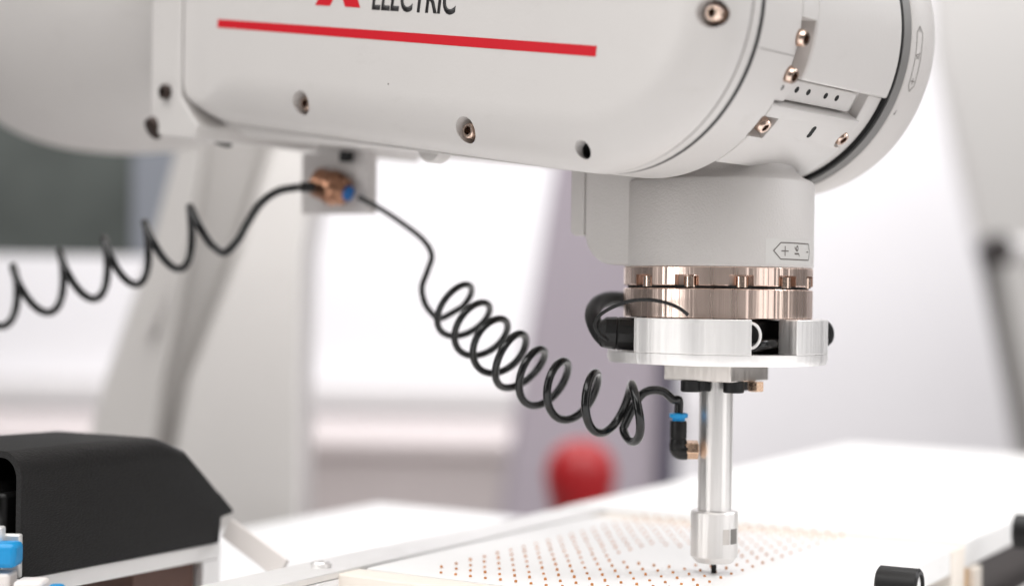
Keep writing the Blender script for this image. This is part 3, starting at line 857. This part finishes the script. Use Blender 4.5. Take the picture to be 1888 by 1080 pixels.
rp = [tp(13, .0388, -.1305) + Vector((.0042 * math.cos(a_), 0, .0052 * math.sin(a_))) for a_ in [R(k * 10) for k in range(37)]]
tube(bm, rp, .0007, 8, caps=False); finish('retaining_ring', bm, 'alu', tool)
bm = new(); tube(bm, spline([tp(11, .036, -.1365), tp(20, .0375, -.1345), tp(30, .036, -.1338), tp(40, .033, -.134)]), .0024, 12); finish('inner_cable', bm, 'hose', tool)
# hub block, slightly turned
bm = new(); hb = .0232 / math.sqrt(2)
box(bm, -hb, hb, -hb, hb, -.1506, -.1429, Matrix.Rotation(R(45 + 7.5), 4, 'Z')); finish('hub_block', bm, 'alu_dark', tool, bevel=.0004)
for k, th in enumerate((-52, 22, 128, 200)):
    bm = new(); o_ = tp(th, .0150, -.1507)
    lathe(bm, [(0, .0045), (.0042, .0045), (.0047, .0040), (.0047, .0024), (.002, .0022), (.002, 0)], org=o_, axis=(0, 0, -1), n=24)
    finish('cap_screw', bm, 'black_rubber', tool)
for th in (62, -35):
    bm = new(); lathe(bm, [(0, .0036), (.0040, .0036), (.0043, .0030)], org=tp(th, .0178 if th > 0 else .012, -.1507), axis=(0, 0, -1), n=6)
    finish('hex_nut', bm, 'brass' if th > 0 else 'black_rubber', tool)
bm = new(); lathe(bm, [(-.1507, .0073), (-.2072, .0073)], n=64); finish('tool_rod', bm, 'alu_fine', tool)
bm = new(); lathe(bm, [(-.2068, .0074), (-.2070, .0096), (-.2076, .0102), (-.2265, .0102), (-.2292, .0078), (-.2296, .002)], n=64); col_ = finish('tool_collar', bm, 'alu_fine', tool)
for t0, t1 in ((14, 32), (36, 62)):
    bm = new(); wallseg(bm, t0, t1, .0095, .01026, -.2205, -.2140); finish('collar_reflection', bm, 'stand' if t0 > 30 else 'alu_dark', col_)  # grey patches that paint reflections on the collar, no real opening
bm = new(); lathe(bm, [(-.2294, .00115), (-.2341, .00115)], n=20); finish('suction_tip', bm, 'black_rubber', tool)
# elbow fitting on the rod's left side
ft_o = Vector((-.0166, -.004, -.184))
bm = new(); lathe(bm, [(0, .0030), (.0003, .0042), (.0052, .0042), (.0056, .0036), (.0070, .0034)], org=(-.0078, -.004, -.1806), axis=(-1, 0, 0), n=6, ref=(0, .3, 1))
nut = finish('brass_nut', bm, 'brass', tool, bevel=.0003)
bm = new(); lathe(bm, [(-.1683, .0034), (-.1690, .0036), (-.1755, .0036), (-.1759, .0033), (-.1764, .0036), (-.1808, .0038)], org=(-.0165, -.004, 0), n=32)
el = finish('elbow_fitting', bm, 'plastic', tool)
bm = new()
tube(bm, spline([(-.0165, -.004, -.1780), (-.0165, -.004, -.1797), (-.0160, -.004, -.1808), (-.0150, -.004, -.1812), (-.0128, -.004, -.1812)], 5), .0038, 24)
finish('elbow_bend', bm, 'plastic', el)
bm = new(); lathe(bm, [(-.1686, .0028), (-.1672, .0028), (-.1668, .0040), (-.1652, .0041), (-.1648, .0034), (-.1648, .0018)], org=(-.0165, -.004, 0), n=32)
finish('release_collar', bm, 'blue', el)

# black plug, thick and thin cables round the flange
t = thing('sensor_plug', 'black ribbed cable plug sticking out left of the aluminium tool', 'plug', ARM_O + Vector((-.030, -.012, -.1315)))
bm = new()
lathe(bm, [(0, .0070), (.0135, .0070), (.0140, .0066), (.0145, .0070), (.0190, .0066), (.0215, .0048), (.0222, .003)], axis=(-1, 0.05, 0.05), n=12)
finish('plug_body', bm, 'plastic', t, angle=25)
bm = new(); lathe(bm, [(.0020, .0072), (.0030, .0074), (.0040, .0072)], axis=(-1, 0.05, 0.05), n=24); finish('plug_rib', bm, 'black_rubber', t)
def w3(px, py, dep): return at(px, py, dep)
bm = new()
tube(bm, spline([w3(1118, 628, .688), w3(1104, 612, .692), w3(1094, 590, .70), w3(1094, 572, .71), w3(1106, 557, .722), w3(1130, 551, .735), w3(1165, 556, .75), w3(1195, 575, .755)]), .0035, 14)
tag(finish('thick_cable', bm, 'black_rubber'), 'thick black cable looping up behind the flange from the plug', 'cable')
bm = new()
tube(bm, spline([w3(1120, 626, .676), w3(1104, 614, .672), w3(1097, 597, .669), w3(1106, 581, .666), w3(1130, 566, .661), w3(1162, 555, .656), w3(1195, 552.5, .6515), w3(1228, 558, .6505), w3(1252, 568, .6505), w3(1268, 580, .6525)]), .00075, 10)
tag(finish('thin_cable', bm, 'black_rubber'), 'thin black cable arching across the copper coloured flange', 'cable')
bm = new()
tube(bm, spline([w3(1512, 594, .70), w3(1526, 599, .70), w3(1532, 612, .70), w3(1529, 628, .70), w3(1512, 640, .70)]), .0014, 12)
tag(finish('cable_loop', bm, 'black_rubber'), 'short black cable loop bulging out right of the aluminium tool', 'cable')

# ================================================================== coiled hoses
def coil(center, rho, phase0, turns, per=40):
    """helix round a centre line given as (point, parameter = turn number)."""
    P = spline(center, per)          # per samples for each turn
    out = []
    N = len(P)
    for i, c_ in enumerate(P):
        T_ = (P[min(i+1, N-1)] - P[max(i-1, 0)]).normalized()
        n_ = Vector((T_.y, -T_.x, 0))      # horizontal, towards the viewer for a coil running right
        n_.normalize(); u_ = T_.cross(n_) * -1
        if u_.z < 0: u_ = -u_
        ph = 2 * math.pi * (i / per) + phase0
        r_ = rho(i / per) if callable(rho) else rho
        out.append(c_ + r_ * (math.cos(ph) * u_ + math.sin(ph) * n_))
    return out

ctr = [(802, 532, .752), (836, 564, .744), (868, 598, .736), (902, 630, .727), (937, 658, .718), (976, 688, .7115), (1024, 713, .7035), (1084, 736, .6940), (1152, 758, .6872), (1188, 764, .6902)]
cp = [at(*c_) for c_ in ctr]
H = coil(cp, .0120, 0.0, 8)
H = H[20:]                                   # start at the bottom of the first turn
H = H[:-14]
lead = [at(662, 364, .800), at(700, 384, .795), at(745, 414, .788), at(780, 442, .782), at(796, 470, .777), at(788, 500, .771), at(778, 530, .766), at(784, 560, .761), at(800, 581, .757)]
tail = [at(1176, 736, .697), at(1196, 720, .696), at(1222, 721, .695), at(1241, 736, .695)]
pts = spline(lead, 8) + [H[6] * .5 + H[6] * .5] + H[10:] if False else spline(lead + [H[2], H[8]], 8)[:-1] + H[8:]
end = ARM_O + Vector((-.0165, -.004, -.1655))
pts = pts[:-1] + spline([H[-1]] + tail + [end + Vector((0, 0, .006)), end], 8)
bm = new(); nP = len(pts); tube(bm, pts, [.00142 + .00048 * min(1, max(0, (i / nP - .1) / .7)) for i in range(nP)], 12)
tag(finish('coiled_hose', bm, 'hose'), 'black coiled air hose hanging from the forearm bracket to the tool fitting', 'hose')

# second coil running off to the left
ctr2 = [(-220, 612, .835), (-135, 590, .832), (-50, 565, .828), (36, 540, .824), (122, 514, .82), (203, 489, .815), (279, 460, .81), (362, 432, .805), (450, 408, .805)]
P2 = spline([at(*c_) for c_ in ctr2], 40); H2 = []
for i, c_ in enumerate(P2):
    ph = 2 * math.pi * i / 40           # slack on its way down, steep on its way up
    H2.append(c_ + math.cos(ph) * Vector((-.0034, 0, .0135)) + math.sin(ph) * Vector((-.0010, -.0125, 0)))
H2 = H2[:7 * 40 + 15]
tail2 = [at(413, 466, .803), at(438, 444, .802), at(456, 412, .801), at(480, 376, .80), at(512, 353, .80), at(552, 345, .80)]
pts2 = H2[:-1] + spline([H2[-1]] + tail2, 8)
bm = new(); tube(bm, pts2, .0020, 12)
tag(finish('stretched_hose', bm, 'hose'), 'black stretched coil hose running off to the left below the elbow', 'hose')

# bracket under the forearm that holds both hose ends
c = at(616, 341, .815)
t = thing('hose_bracket', 'small grey bracket with a brass fitting under the forearm', 'bracket', c, R(-30))
bm = new(); box(bm, -.0205, .0205, .0, .0085, -.0145, .0165); finish('bracket_plate', bm, 'grey_plate', t, bevel=.0006)
iv = (Matrix.Translation(c) @ Matrix.Rotation(R(-30), 4, 'Z')).inverted()
p0_ = iv @ at(624, 350, .806); p1_ = iv @ at(662, 364, .800)
ax = (p1_ - p0_).normalized()
bm = new(); lathe(bm, [(-.013, .0080), (-.006, .0082), (-.0055, .0090), (-.001, .0090), (0, .0080), (.004, .0070), (.0055, .0045)], org=p0_, axis=ax, n=12); fit = finish('brass_fitting', bm, 'old_brass', t, bevel=.0004)
bm = new(); lathe(bm, [(.0045, .0030), (.0050, .0038), (.0072, .0038), (.0076, .0032), (.0076, .0016)], org=p0_, axis=ax, n=24); finish('release_collar', bm, 'blue_deep', fit)
q0_ = iv @ at(552, 345, .80)
bm = new(); lathe(bm, [(.001, .0026), (.008, .0026)], org=q0_, axis=(1, .3, 0), n=20); finish('hose_socket', bm, 'plastic', t)
bm = new(); box(bm, -.0120, .0100, .001, .0080, .0176, .0240); finish('bracket_neck', bm, 'paint', t, bevel=.0006)
